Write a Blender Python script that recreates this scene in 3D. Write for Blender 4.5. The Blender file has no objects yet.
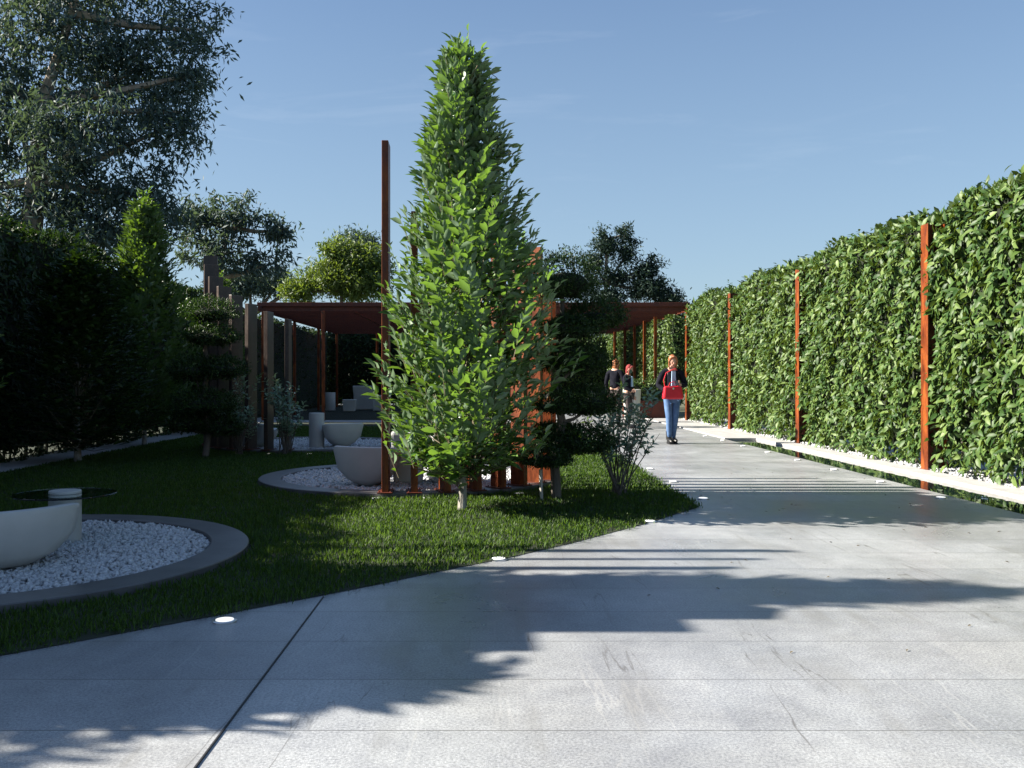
import bpy, bmesh, math, random
import numpy as np
from mathutils import Vector, Matrix
R = math.radians
random.seed(5)
rng = np.random.default_rng(11)
sc = bpy.context.scene
COL = sc.collection
F = 925.0; VX = 487.0; HY = 379.0; CH = 1.25

def at(px, py, h=0.0):
    """ground point (height h) that the photograph shows at px, py"""
    Y = F * (CH - h) / (py - HY)
    return Vector(((px - VX) * Y / F, Y, h))

# ---------------------------------------------------------------- materials
def mat(name, base=(.5, .5, .5), rough=.5, metal=0.0, spec=.5):
    m = bpy.data.materials.new(name); m.use_nodes = True
    b = m.node_tree.nodes['Principled BSDF']
    b.inputs['Base Color'].default_value = (*base, 1)
    b.inputs['Roughness'].default_value = rough
    b.inputs['Metallic'].default_value = metal
    b.inputs['Specular IOR Level'].default_value = spec
    return m, m.node_tree, b

def noise(nt, scale, detail=4, rough=.55, vec=None, dist=0.0):
    n = nt.nodes.new('ShaderNodeTexNoise')
    n.inputs['Scale'].default_value = scale; n.inputs['Detail'].default_value = detail
    n.inputs['Roughness'].default_value = rough; n.inputs['Distortion'].default_value = dist
    if vec: nt.links.new(vec, n.inputs['Vector'])
    return n

def ramp(nt, fac, stops):
    r = nt.nodes.new('ShaderNodeValToRGB')
    e = r.color_ramp.elements
    while len(e) < len(stops): e.new(.5)
    for k, (p, c) in enumerate(stops):
        e[k].position = p; e[k].color = (*c, 1)
    nt.links.new(fac, r.inputs['Fac'])
    return r

def coords(nt, kind='Object', scale=(1, 1, 1), loc=(0, 0, 0), rot=(0, 0, 0)):
    t = nt.nodes.new('ShaderNodeTexCoord'); mp = nt.nodes.new('ShaderNodeMapping')
    mp.inputs['Scale'].default_value = scale; mp.inputs['Location'].default_value = loc
    mp.inputs['Rotation'].default_value = rot
    nt.links.new(t.outputs[kind], mp.inputs['Vector'])
    return mp.outputs['Vector']

def mix(nt, fac, a, b, mode='MIX'):
    m = nt.nodes.new('ShaderNodeMix'); m.data_type = 'RGBA'; m.blend_type = mode
    def put(s, v):
        if hasattr(v, 'is_output') or isinstance(v, bpy.types.NodeSocket): nt.links.new(v, s)
        elif isinstance(v, (int, float)): s.default_value = v
        else: s.default_value = (*v, 1)
    put(m.inputs['Factor'], fac); put(m.inputs['A'], a); put(m.inputs['B'], b)
    return m.outputs['Result']

def bump(nt, b, height, strength=.3, dist=.01):
    n = nt.nodes.new('ShaderNodeBump'); n.inputs['Strength'].default_value = strength
    n.inputs['Distance'].default_value = dist
    nt.links.new(height, n.inputs['Height']); nt.links.new(n.outputs['Normal'], b.inputs['Normal'])

def leaf_mat(name, c0, c1, c2, back=None, rough=.42, trans=.3, tcol=None, spec=.5):
    """leaves: every leaf its own shade of green; a paler underside where the plant has one"""
    m, nt, b = mat(name, c1, rough, 0, spec)
    g = nt.nodes.new('ShaderNodeNewGeometry')
    rr = ramp(nt, g.outputs['Random Per Island'], [(0, c0), (.5, c1), (.93, c2), (1, tuple(min(1, v * 1.2) for v in c2))])
    colr = rr.outputs['Color']
    if back:
        colr = mix(nt, g.outputs['Backfacing'], colr, back)
    nt.links.new(colr, b.inputs['Base Color'])
    tr = nt.nodes.new('ShaderNodeBsdfTranslucent')
    tc = tcol or (c2[0] * 2.2, c2[1] * 2.2, c2[2] * .8)
    tr.inputs['Color'].default_value = (*tc, 1)
    ms = nt.nodes.new('ShaderNodeMixShader'); ms.inputs['Fac'].default_value = trans
    nt.links.new(b.outputs[0], ms.inputs[1]); nt.links.new(tr.outputs[0], ms.inputs[2])
    nt.links.new(ms.outputs[0], nt.nodes['Material Output'].inputs['Surface'])
    return m

M = {}
# paving: pale honed stone slabs with thin joints, mottling and a few veins
def make_paving():
    m, nt, b = mat('paving_stone', (.4, .4, .4), .35, 0, .32)
    v = coords(nt)
    br = nt.nodes.new('ShaderNodeTexBrick')
    br.inputs['Scale'].default_value = 1.0
    br.inputs['Brick Width'].default_value = 2.4; br.inputs['Row Height'].default_value = .56
    br.inputs['Mortar Size'].default_value = 0.0
    br.inputs['Color1'].default_value = (.285, .298, .318, 1); br.inputs['Color2'].default_value = (.345, .357, .372, 1)
    br.inputs['Mortar'].default_value = (.07, .07, .07, 1)
    br.offset = .5
    mp = coords(nt, loc=(.3, .07, 0)); nt.links.new(mp, br.inputs['Vector'])
    sep = nt.nodes.new('ShaderNodeSeparateXYZ'); nt.links.new(mp, sep.inputs[0])
    pp = nt.nodes.new('ShaderNodeMath'); pp.operation = 'PINGPONG'; pp.inputs[1].default_value = .28
    nt.links.new(sep.outputs['Y'], pp.inputs[0])
    lt = nt.nodes.new('ShaderNodeMath'); lt.operation = 'LESS_THAN'; lt.inputs[1].default_value = .0028
    nt.links.new(pp.outputs[0], lt.inputs[0])
    n1 = noise(nt, 1.1, 6, .6, v, .6); n2 = noise(nt, 9, 6, .65, v); n3 = noise(nt, 90, 3, .6, v); n4 = noise(nt, 320, 2, .5, v)
    r1 = ramp(nt, n1.outputs['Fac'], [(.3, (.76, .76, .77)), (.7, (1.10, 1.10, 1.08))])
    r2 = ramp(nt, n2.outputs['Fac'], [(.3, (.9, .9, .91)), (.7, (1.08, 1.08, 1.07))])
    r3 = ramp(nt, n3.outputs['Fac'], [(.32, (.66, .66, .67)), (.68, (1.28, 1.28, 1.28))])
    r4 = ramp(nt, n4.outputs['Fac'], [(.3, (.6, .6, .6)), (.7, (1.35, 1.35, 1.35))])
    c = mix(nt, 1, br.outputs['Color'], r1.outputs['Color'], 'MULTIPLY')
    c = mix(nt, 1, c, r2.outputs['Color'], 'MULTIPLY')
    c = mix(nt, 1, c, r3.outputs['Color'], 'MULTIPLY')
    c = mix(nt, .9, c, r4.outputs['Color'], 'MULTIPLY')
    # pale diagonal veins
    def vein(rotz, sc_, lo, hi, gate_seed, col, k):
        nonlocal c
        vv = coords(nt, scale=(sc_ * 2.2, sc_ * .16, 1), rot=(0, 0, R(rotz)), loc=(gate_seed, 0, 0))
        vn = noise(nt, 1.0, 5, .5, vv, .25)
        s = nt.nodes.new('ShaderNodeMath'); s.operation = 'SUBTRACT'; s.inputs[1].default_value = .5
        nt.links.new(vn.outputs['Fac'], s.inputs[0])
        a = nt.nodes.new('ShaderNodeMath'); a.operation = 'ABSOLUTE'; nt.links.new(s.outputs[0], a.inputs[0])
        rv = ramp(nt, a.outputs[0], [(lo, (1, 1, 1)), (hi, (0, 0, 0))])
        gn = noise(nt, 1.4, 2, .5, coords(nt, loc=(gate_seed * 3, 4, 0)))
        rg = ramp(nt, gn.outputs['Fac'], [(.48, (0, 0, 0)), (.62, (1, 1, 1))])
        mu = nt.nodes.new('ShaderNodeMath'); mu.operation = 'MULTIPLY'
        nt.links.new(rv.outputs['Color'], mu.inputs[0]); nt.links.new(rg.outputs['Color'], mu.inputs[1])
        mk = nt.nodes.new('ShaderNodeMath'); mk.operation = 'MULTIPLY'; mk.inputs[1].default_value = k
        nt.links.new(mu.outputs[0], mk.inputs[0])
        c = mix(nt, mk.outputs[0], c, col)
    vein(38, 1.5, .0012, .006, 3.1, (.46, .46, .45), .38)
    vein(52, .8, .004, .04, 7.7, (.20, .20, .195), .45)
    vein(-40, 1.1, .0010, .0032, 12.3, (.10, .095, .09), .8)
    ns = noise(nt, .55, 5, .7, coords(nt, loc=(9, 2, 0)), .8)
    c = mix(nt, 1, c, ramp(nt, ns.outputs['Fac'], [(.40, (.90, .89, .88)), (.55, (1.03, 1.03, 1.03))]).outputs['Color'], 'MULTIPLY')
    c = mix(nt, lt.outputs[0], c, (.10, .10, .10))
    nt.links.new(c, b.inputs['Base Color'])
    rr = ramp(nt, n1.outputs['Fac'], [(.3, (.26,) * 3), (.7, (.42,) * 3)])
    nt.links.new(rr.outputs['Color'], b.inputs['Roughness'])
    add = nt.nodes.new('ShaderNodeMath'); add.operation = 'ADD'
    nt.links.new(n3.outputs['Fac'], add.inputs[0]); nt.links.new(n4.outputs['Fac'], add.inputs[1])
    bump(nt, b, add.outputs[0], .16, .004)
    return m
M['paving'] = make_paving()

def simple_noise_mat(name, c0, c1, scale, rough=.6, metal=0, bs=.3, bd=.004, detail=5, stretch=(1, 1, 1), spec=.5, dist=0):
    m, nt, b = mat(name, c0, rough, metal, spec)
    v = coords(nt, scale=stretch)
    n = noise(nt, scale, detail, .6, v, dist)
    nt.links.new(ramp(nt, n.outputs['Fac'], [(.3, c0), (.7, c1)]).outputs['Color'], b.inputs['Base Color'])
    n2 = noise(nt, scale * 7, 3, .5, v)
    bump(nt, b, n2.outputs['Fac'], bs, bd)
    return m
M['soil'] = simple_noise_mat('lawn_soil', (.010, .016, .005), (.018, .026, .008), 6, .9)
M['earth'] = simple_noise_mat('far_ground', (.05, .06, .025), (.09, .09, .05), .4, .95)
M['kerb_white'] = simple_noise_mat('white_kerb', (.36, .355, .355), (.48, .475, .475), 5, .5)
M['kerb_stone'] = simple_noise_mat('ring_kerb_stone', (.06, .058, .062), (.11, .107, .11), 4, .38, bs=.2)
M['plinth'] = simple_noise_mat('strip_stone', (.30, .30, .31), (.40, .40, .40), 4, .5)
M['seam'] = mat('slot_drain', (.02, .02, .022), .6)[0]
M['pebble'] = simple_noise_mat('white_pebble', (.34, .35, .37), (.60, .60, .61), 30, .55)
M['pebble_bed'] = simple_noise_mat('pebble_bed', (.35, .35, .37), (.55, .55, .56), 60, .9, bs=.8, bd=.01)
M['bark'] = simple_noise_mat('bark', (.055, .045, .035), (.14, .12, .10), 14, .85, bs=.7, bd=.01, stretch=(1, 1, .25))
M['pale_bark'] = simple_noise_mat('pale_bark', (.32, .30, .27), (.55, .53, .49), 12, .7, bs=.5, bd=.006, stretch=(1, 1, .3))
M['mid_bark'] = simple_noise_mat('mottled_bark', (.10, .09, .075), (.42, .40, .36), 16, .75, bs=.6, bd=.006, stretch=(1, 1, .4))
M['euc_bark'] = simple_noise_mat('peeling_bark', (.16, .12, .09), (.42, .35, .28), 2.2, .8, stretch=(1, 1, .25))
M['twig'] = simple_noise_mat('twig', (.09, .08, .05), (.16, .13, .08), 20, .8)
# weathering steel
def make_rust(name, c0, c1, c2, rough=.42):
    m, nt, b = mat(name, c1, rough, .0, .35)
    v = coords(nt, scale=(1, 1, .35))
    n = noise(nt, 6, 6, .65, v, .4); n2 = noise(nt, 60, 4, .6, v)
    c = ramp(nt, n.outputs['Fac'], [(.32, c0), (.5, c1), (.68, c2)]).outputs['Color']
    c = mix(nt, .5, c, ramp(nt, n2.outputs['Fac'], [(.3, (.4, .4, .4)), (.7, (1.3, 1.3, 1.3))]).outputs['Color'], 'MULTIPLY')
    nt.links.new(c, b.inputs['Base Color'])
    nt.links.new(ramp(nt, n.outputs['Fac'], [(.3, (rough - .08,) * 3), (.7, (rough + .15,) * 3)]).outputs['Color'], b.inputs['Roughness'])
    bump(nt, b, n2.outputs['Fac'], .2, .002)
    return m
M['rust'] = make_rust('weathering_steel', (.05, .010, .003), (.16, .032, .004), (.27, .07, .007), .45)
M['rust_shaded'] = make_rust('shaded_weathering_steel', (.03, .022, .02), (.055, .04, .034), (.08, .055, .045), .36)  # rust of the shaded fins: shade and sky sheen put into the colour
M['rust_dark'] = make_rust('dark_weathering_steel', (.06, .015, .009), (.10, .022, .011), (.13, .03, .013), .5)
M['white_seat'] = simple_noise_mat('white_moulded_seat', (.38, .38, .365), (.47, .47, .455), 3, .4, bs=.08, bd=.002)
m, nt, b = mat('table_glass', (.75, .9, .88), .02); b.inputs['Transmission Weight'].default_value = 1; b.inputs['IOR'].default_value = 1.45; M['glass'] = m
# still dark water
m, nt, b = mat('channel_water', (.006, .014, .014), .015, 0, .5); b.inputs['IOR'].default_value = 1.33
v = coords(nt, scale=(1, 1, 1)); n = noise(nt, 3.5, 3, .5, v); bump(nt, b, n.outputs['Fac'], .25, .01); M['water'] = m
m, nt, b = mat('lamp_lens', (.9, .9, .9), .3); b.inputs['Emission Color'].default_value = (1, .97, .9, 1); b.inputs['Emission Strength'].default_value = .3; M['lens'] = m
M['steel'] = mat('brushed_steel', (.6, .6, .6), .3, 1)[0]

# foliage
M['lf_main'] = leaf_mat('broad_leaf', (.007, .030, .008), (.024, .080, .016), (.11, .20, .045), back=(.15, .22, .13), trans=.26, rough=.33)
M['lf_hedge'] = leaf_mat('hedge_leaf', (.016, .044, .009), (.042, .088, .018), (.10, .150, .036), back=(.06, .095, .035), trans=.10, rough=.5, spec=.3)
M['lf_main_shade'] = leaf_mat('shaded_broad_leaf', (.010, .034, .010), (.026, .070, .015), (.085, .15, .026), back=(.08, .13, .06), trans=.25, rough=.42)  # darker copy of the columnar tree leaf, shade put into its colour
M['lf_dark'] = leaf_mat('shaded_leaf', (.006, .018, .005), (.011, .030, .007), (.026, .055, .011), trans=.12, rough=.5, spec=.3)  # hedge leaf darkened for the shaded side, the shade is in the colour
M['lf_niwaki'] = leaf_mat('clipped_leaf', (.006, .017, .005), (.011, .030, .008), (.036, .078, .014), trans=.12, rough=.5, spec=.3)
M['lf_glauc'] = leaf_mat('glaucous_leaf', (.05, .11, .08), (.09, .17, .125), (.19, .28, .22), back=(.22, .29, .25), trans=.15, rough=.33)
M['lf_euc'] = leaf_mat('hazy_gum_leaf', (.026, .050, .056), (.046, .078, .084), (.08, .12, .115), trans=.15, rough=.55, spec=.2)  # gum green shifted paler and bluer, distance haze put into the colour
M['lf_pine'] = leaf_mat('pine_leaf', (.010, .025, .022), (.018, .038, .032), (.03, .055, .04), trans=.1, rough=.6, spec=.2)
M['lf_yellow'] = leaf_mat('yellow_leaf', (.03, .065, .015), (.055, .10, .022), (.10, .14, .035), trans=.3, rough=.5)
M['grass'] = leaf_mat('grass_blade', (.004, .017, .004), (.015, .048, .009), (.07, .125, .024), trans=.28, rough=.5, spec=.3)
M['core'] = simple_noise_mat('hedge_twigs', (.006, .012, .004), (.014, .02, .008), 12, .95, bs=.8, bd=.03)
# people
M['skin'] = mat('skin', (.50, .28, .20), .5)[0]
M['denim'] = simple_noise_mat('denim', (.035, .085, .20), (.09, .17, .33), 9, .8)
M['jacket'] = simple_noise_mat('dark_jacket', (.006, .007, .012), (.016, .016, .024), 12, .95, spec=.1)
M['shirt'] = mat('pale_blue_shirt', (.35, .48, .65), .7)[0]
M['hair'] = simple_noise_mat('auburn_hair', (.20, .06, .02), (.38, .14, .05), 40, .5, stretch=(1, 1, .2))
M['boot'] = mat('black_leather', (.01, .01, .011), .4)[0]
M['red'] = simple_noise_mat('red_leather', (.50, .008, .02), (.62, .015, .03), 8, .35)
M['plum'] = mat('plum_coat', (.10, .02, .03), .7)[0]
M['brownc'] = mat('brown_trousers', (.04, .03, .03), .8)[0]
M['redhat'] = mat('red_hat', (.22, .02, .02), .8)[0]
M['phone'] = mat('phone_shell', (.02, .02, .02), .2)[0]

# ---------------------------------------------------------------- mesh helpers
class MB:
    def __init__(s): s.v = []; s.f = []; s.smooth = []
    def add(s, vs, fs, smooth=False):
        o = len(s.v); s.v += [tuple(v) for v in vs]
        s.f += [tuple(i + o for i in f) for f in fs]; s.smooth += [smooth] * len(fs)
    def box(s, c, d, rz=0, bev=0.0):
        cx, cy, cz = c; hx, hy, hz = d[0] / 2, d[1] / 2, d[2] / 2
        if bev <= 0:
            P = [(x, y, z) for z in (-hz, hz) for x, y in ((-hx, -hy), (hx, -hy), (hx, hy), (-hx, hy))]
            Fc = [(3, 2, 1, 0), (4, 5, 6, 7), (0, 1, 5, 4), (1, 2, 6, 5), (2, 3, 7, 6), (3, 0, 4, 7)]
        else:
            bm = bmesh.new(); bmesh.ops.create_cube(bm, size=1)
            for v in bm.verts: v.co = Vector((v.co.x * hx * 2, v.co.y * hy * 2, v.co.z * hz * 2))
            bmesh.ops.bevel(bm, geom=bm.edges[:], offset=bev, segments=2, affect='EDGES', profile=.5)
            bm.verts.index_update()
            P = [tuple(v.co) for v in bm.verts]; Fc = [[v.index for v in f.verts] for f in bm.faces]; bm.free()
        ca, sa = math.cos(rz), math.sin(rz)
        s.add([(cx + x * ca - y * sa, cy + x * sa + y * ca, cz + z) for x, y, z in P], Fc)
    def tube(s, pts, rad, n=8, cap=True):
        pts = [Vector(p) for p in pts]
        if not hasattr(rad, '__len__'): rad = [rad] * len(pts)
        rings = []; up = Vector((.13, .97, .2)).normalized()
        for i, p in enumerate(pts):
            d = (pts[min(i + 1, len(pts) - 1)] - pts[max(i - 1, 0)])
            d = d.normalized() if d.length > 1e-9 else Vector((0, 0, 1))
            a = d.cross(up)
            if a.length < .05: a = d.cross(Vector((1, 0, 0)))
            a.normalize(); b_ = d.cross(a).normalized()
            rings.append([p + (a * math.cos(t) + b_ * math.sin(t)) * rad[i] for t in (2 * math.pi * k / n for k in range(n))])
        V = [v for r in rings for v in r]; Fc = []
        for i in range(len(pts) - 1):
            for k in range(n):
                Fc.append((i * n + k, i * n + (k + 1) % n, (i + 1) * n + (k + 1) % n, (i + 1) * n + k))
        if cap: Fc += [tuple(range(n))[::-1], tuple((len(pts) - 1) * n + k for k in range(n))]
        s.add(V, Fc, True)
    def lathe(s, prof, c=(0, 0, 0), n=32):
        V = []; Fc = []
        for r, z in prof:
            for k in range(n):
                t = 2 * math.pi * k / n; V.append((c[0] + r * math.cos(t), c[1] + r * math.sin(t), c[2] + z))
        L = len(prof)
        for i in range(L - 1):
            for k in range(n):
                Fc.append((i * n + k, i * n + (k + 1) % n, (i + 1) * n + (k + 1) % n, (i + 1) * n + k))
        Fc.append(tuple(range(n))[::-1]); Fc.append(tuple((L - 1) * n + k for k in range(n)))
        s.add(V, Fc, True)
    def ellip(s, c, r, nu=12, nv=8, tilt=None):
        V = []; Fc = []
        for i in range(nv + 1):
            ph = math.pi * i / nv
            for k in range(nu):
                t = 2 * math.pi * k / nu
                p = Vector((r[0] * math.sin(ph) * math.cos(t), r[1] * math.sin(ph) * math.sin(t), r[2] * math.cos(ph)))
                if tilt: p = tilt @ p
                V.append(p + Vector(c))
        for i in range(nv):
            for k in range(nu):
                Fc.append((i * nu + k, (i + 1) * nu + k, (i + 1) * nu + (k + 1) % nu, i * nu + (k + 1) % nu))
        s.add(V, Fc, True)
    def build(s, name, m, parent=None, sharp=35):
        me = bpy.data.meshes.new(name); me.from_pydata(s.v, [], s.f)
        me.materials.append(m)
        me.polygons.foreach_set('use_smooth', s.smooth)
        me.update()
        if any(s.smooth):
            try: me.set_sharp_from_angle(angle=R(sharp))
            except Exception: pass
        o = bpy.data.objects.new(name, me); COL.objects.link(o)
        if parent: o.parent = parent
        return o

def arr_mesh(name, V, Q, m, parent=None, smooth=False):
    """V (n,3) array, Q (k,3|4) array of indices -> one mesh"""
    me = bpy.data.meshes.new(name)
    n, w = Q.shape
    me.vertices.add(len(V)); me.vertices.foreach_set('co', V.astype(np.float32).ravel())
    me.loops.add(n * w); me.loops.foreach_set('vertex_index', Q.astype(np.int32).ravel())
    me.polygons.add(n); me.polygons.foreach_set('loop_start', np.arange(0, n * w, w, dtype=np.int32))
    try: me.polygons.foreach_set('loop_total', np.full(n, w, dtype=np.int32))
    except Exception: pass
    me.materials.append(m); me.update(calc_edges=True); me.validate()
    if smooth: me.polygons.foreach_set('use_smooth', [True] * n)
    o = bpy.data.objects.new(name, me); COL.objects.link(o)
    if parent: o.parent = parent
    return o

def unit(a): return a / np.maximum(np.linalg.norm(a, axis=1, keepdims=True), 1e-9)

def leaves(name, P, D, N, L, W, m, parent=None, fold=.25, droop=.25, simple=False):
    """leaf blades: base points P, directions D, approximate normals N, lengths L, widths W"""
    n = len(P)
    D = unit(D); S = unit(np.cross(D, N)); N = unit(np.cross(S, D))
    L = np.broadcast_to(L, (n,)).reshape(n, 1); W = np.broadcast_to(W, (n,)).reshape(n, 1)
    def pt(t, w, up=0.0):
        return P + D * L * t - N * L * (droop * t * t) + S * W * w + N * W * up
    if simple:
        pts = [pt(0, 0), pt(.5, .5, fold), pt(1, 0), pt(.5, -.5, fold)]
        T = np.array([[0, 1, 2], [0, 2, 3]])
    else:
        pts = [pt(0, 0), pt(.3, .42, fold), pt(.3, 0), pt(.3, -.42, fold), pt(.65, .42, fold), pt(.65, 0), pt(.65, -.42, fold), pt(1, 0)]
        T = np.array([[0, 1, 2], [0, 2, 3], [1, 4, 5], [1, 5, 2], [2, 5, 6], [2, 6, 3], [4, 7, 5], [5, 7, 6]])
    k = len(pts)
    V = np.stack(pts, 1).reshape(-1, 3)
    Q = (T[None] + (np.arange(n) * k)[:, None, None]).reshape(-1, 3)
    return arr_mesh(name, V, Q, m, parent, smooth=not simple)

def tag(o, label=None, cat=None, group=None, kind=None):
    if label: o['label'] = label
    if cat: o['category'] = cat
    if group: o['group'] = group
    if kind: o['kind'] = kind
    return o
def empty(name, loc=(0, 0, 0), rz=0, **k):
    o = bpy.data.objects.new(name, None); COL.objects.link(o); o.location = loc; o.rotation_euler = (0, 0, rz)
    o.empty_display_size = .1
    return tag(o, **k)
def copy_tree(o, parent=None):
    c = o.copy(); COL.objects.link(c)
    if parent: c.parent = parent
    for ch in list(o.children): copy_tree(ch, c)
    return c
ORD = ['first', 'second', 'third', 'fourth', 'fifth', 'sixth', 'seventh', 'eighth', 'ninth', 'tenth', 'eleventh', 'twelfth']

# ---------------------------------------------------------------- the ground
def sheet(name, pts, z, m):
    b = MB(); b.add([(x, y, z) for x, y in pts], [tuple(range(len(pts)))]); return b.build(name, m)

LAWN_EDGE = [(2.16, 26.6), (2.12, 14.0), (2.07, 9.02), (1.35, 7.95), (.6, 6.98), (.15, 6.46), (-.24, 6.07), (-.6, 5.68), (-.96, 5.32), (-1.49, 4.82), (-2.16, 4.2), (-3.3, 3.3), (-4.6, 2.4), (-6.4, 1.6)]
tag(sheet('ground', [(-400, -60), (400, -60), (400, 700), (-400, 700)], -.012 - .15, M['earth']), kind='structure')
tag(sheet('pavement', [(-7.3, -4), (4.95, -4), (4.95, 60), (-7.3, 60)], 0, M['paving']), kind='structure')
lawn = sheet('lawn', LAWN_EDGE + [(-6.45, 1.6), (-6.45, 26.6)], .004, M['soil']); tag(lawn, kind='structure')
b = MB(); b.box((-.937, 1.35, .0005), (.006, 7.9, .011)); tag(b.build('slot_drain', M['seam']), 'thin dark drainage slot running diagonally across the pale paving', 'drain')
tag(sheet('left_path', [(-7.3, 2), (-6.45, 2), (-6.45, 30), (-7.3, 30)], .010, M['plinth']), kind='structure')
tag(sheet('channel_water', [(4.95, -4), (5.62, -4), (5.62, 19.2), (4.95, 19.2)], -.022, M['water']), kind='structure')
b = MB(); b.box((5.80, 12.5, -.07), (.36, 33, .18), bev=.008); b.box((5.284, 24.15, -.068), (.66, 9.7, .18), bev=.008); tag(b.build('channel_kerb', M['kerb_white']), kind='structure')
b = MB(); b.box((4.944, 7.5, -.08), (.014, 23, .15)); tag(b.build('pool_edge', M['plinth']), kind='structure')
tag(sheet('pebble_strip', [(5.85, -4), (7.4, -4), (7.4, 29), (5.85, 29)], .008, M['pebble_bed']), kind='structure')
tag(sheet('crossing_path', [(-6.45, 26.6), (2.16, 26.6), (2.16, 28.0), (-6.45, 28.0)], .006, M['plinth']), kind='structure')

tag(sheet('dark_ground_sheet', [(-40, -4), (-7.3, -4), (-7.3, 60), (-40, 60)], -.01, M['soil']), kind='structure')  # added dark sheet, keeps bright sunlit ground from showing through the left hedge
tag(sheet('pergola_shade_sheet', [(-7.3, 28.0), (2.16, 28.0), (2.16, 44), (-7.3, 44)], .007, M['core']), kind='structure')  # dark sheet laid over the paving to imitate the gloom under the roof
# grass
def in_poly(x, y, poly):
    inside = np.zeros(len(x), bool); j = len(poly) - 1
    for i in range(len(poly)):
        xi, yi = poly[i]; xj, yj = poly[j]
        c = ((yi > y) != (yj > y)) & (x < (xj - xi) * (y - yi) / (yj - yi + 1e-12) + xi)
        inside ^= c; j = i
    return inside
RINGS = [(-3.47, 6.42, 1.78), (-.95, 11.5, 1.86), (-3.35, 17.35, 1.9)]
def make_grass(n):
    # density falls off with distance; only where the camera's surroundings could see it
    Y = 3.6 * (24 / 3.6) ** (rng.random(n) ** .8)
    X = rng.random(n) * 1.0
    X = -6.4 + X * 8.7
    ok = in_poly(X + .03 * np.sin(X * 9 + Y * 14) + rng.normal(0, .03, n), Y + .03 * np.sin(X * 17) + rng.normal(0, .03, n), LAWN_EDGE + [(-6.45, 1.6), (-6.45, 26.6)])
    ok &= X > -.62 * Y - 1.2
    for cx, cy, r in RINGS: ok &= (X - cx) ** 2 + (Y - cy) ** 2 > r * r
    X = X[ok]; Y = Y[ok]
    # a ragged edge that hangs over the paving
    k = len(X)
    P = np.stack([X, Y, np.full(k, .002)], 1)
    a = rng.random(k) * 6.283
    lean = rng.normal(0, .45, k)
    D = np.stack([np.cos(a) * lean, np.sin(a) * lean, np.ones(k)], 1)
    N = np.stack([np.cos(a), np.sin(a), np.zeros(k)], 1)
    clump = .75 + .5 * (np.sin(X * 5.1 + np.sin(Y * 3.3) * 2) * np.cos(Y * 4.3 + np.sin(X * 2.7)) * .5 + .5)
    L = (.026 + rng.random(k) * .03) * clump
    return leaves('grass', P, D, N, L, .0045 + Y * .00055, M['grass'], None, fold=.1, droop=.35, simple=True)
tag(make_grass(330000), 'short green lawn grass', 'grass', kind='stuff')

# ---------------------------------------------------------------- rings, pebbles, fins, seats
def ring_kerb(cx, cy, Ro, label, w=.27, h=.055):
    b = MB(); n = 128; Ri = Ro - w; bv = .006
    prof = [(Ri, -.05), (Ri, h - bv), (Ri + bv, h), (Ro - bv, h), (Ro, h - bv), (Ro, -.05)]
    V = []; Fc = []
    for r, z in prof:
        for k in range(n):
            t = 2 * math.pi * k / n; V.append((r * math.cos(t), r * math.sin(t), z))
    for i in range(len(prof) - 1):
        for k in range(n):
            Fc.append((i * n + k, i * n + (k + 1) % n, (i + 1) * n + (k + 1) % n, (i + 1) * n + k))
    b.add(V, [f[::-1] for f in Fc], True)
    o = b.build('ring_kerb', M['kerb_stone']); o.location = (cx, cy, 0)
    tag(o, label, 'kerb', 'round kerbs of the gravel circles'); return o

def pebbles(n, region, size, label, z=.02, name='pebbles'):
    """region: (cx, cy, r) disc or (x0, x1, y0, y1) strip"""
    if len(region) == 3:
        cx, cy, r = region; t = rng.random(n) * 6.283; q = r * np.sqrt(rng.random(n))
        C = np.stack([cx + q * np.cos(t), cy + q * np.sin(t), z + rng.random(n) * size * .7], 1)
    else:
        x0, x1, y0, y1 = region
        C = np.stack([x0 + rng.random(n) * (x1 - x0), y0 + rng.random(n) * (y1 - y0), z + rng.random(n) * size * .7], 1)
    base = np.array([(1, 0, 0), (-1, 0, 0), (0, 1, 0), (0, -1, 0), (0, 0, 1), (0, 0, -1)], float)
    sc_ = size * (.5 + rng.random((n, 1, 1)) * .8) * np.array([1, .72, .5])[None, None]
    V = base[None] * sc_ * (.75 + rng.random((n, 6, 1)) * .5)
    # random rotations
    q = rng.normal(size=(n, 4)); q[:, 1:3] *= .55; q /= np.linalg.norm(q, axis=1, keepdims=True)
    w, x, y, zz = q.T
    Rm = np.stack([np.stack([1 - 2 * (y * y + zz * zz), 2 * (x * y - zz * w), 2 * (x * zz + y * w)], 1),
                   np.stack([2 * (x * y + zz * w), 1 - 2 * (x * x + zz * zz), 2 * (y * zz - x * w)], 1),
                   np.stack([2 * (x * zz - y * w), 2 * (y * zz + x * w), 1 - 2 * (x * x + y * y)], 1)], 1)
    V = np.einsum('nij,nkj->nki', Rm, V) + C[:, None]
    T = np.array([(0, 2, 4), (2, 1, 4), (1, 3, 4), (3, 0, 4), (2, 0, 5), (1, 2, 5), (3, 1, 5), (0, 3, 5)])
    Q = (T[None] + (np.arange(n) * 6)[:, None, None]).reshape(-1, 3)
    return tag(arr_mesh(name, V.reshape(-1, 3), Q, M['pebble'], smooth=True), label, 'pebbles', kind='stuff')

def disc(name, cx, cy, r, z, m):
    b = MB(); n = 64; b.add([(cx + r * math.cos(2 * math.pi * k / n), cy + r * math.sin(2 * math.pi * k / n), z) for k in range(n)], [tuple(range(n))])
    return tag(b.build(name, m), kind='structure')

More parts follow.
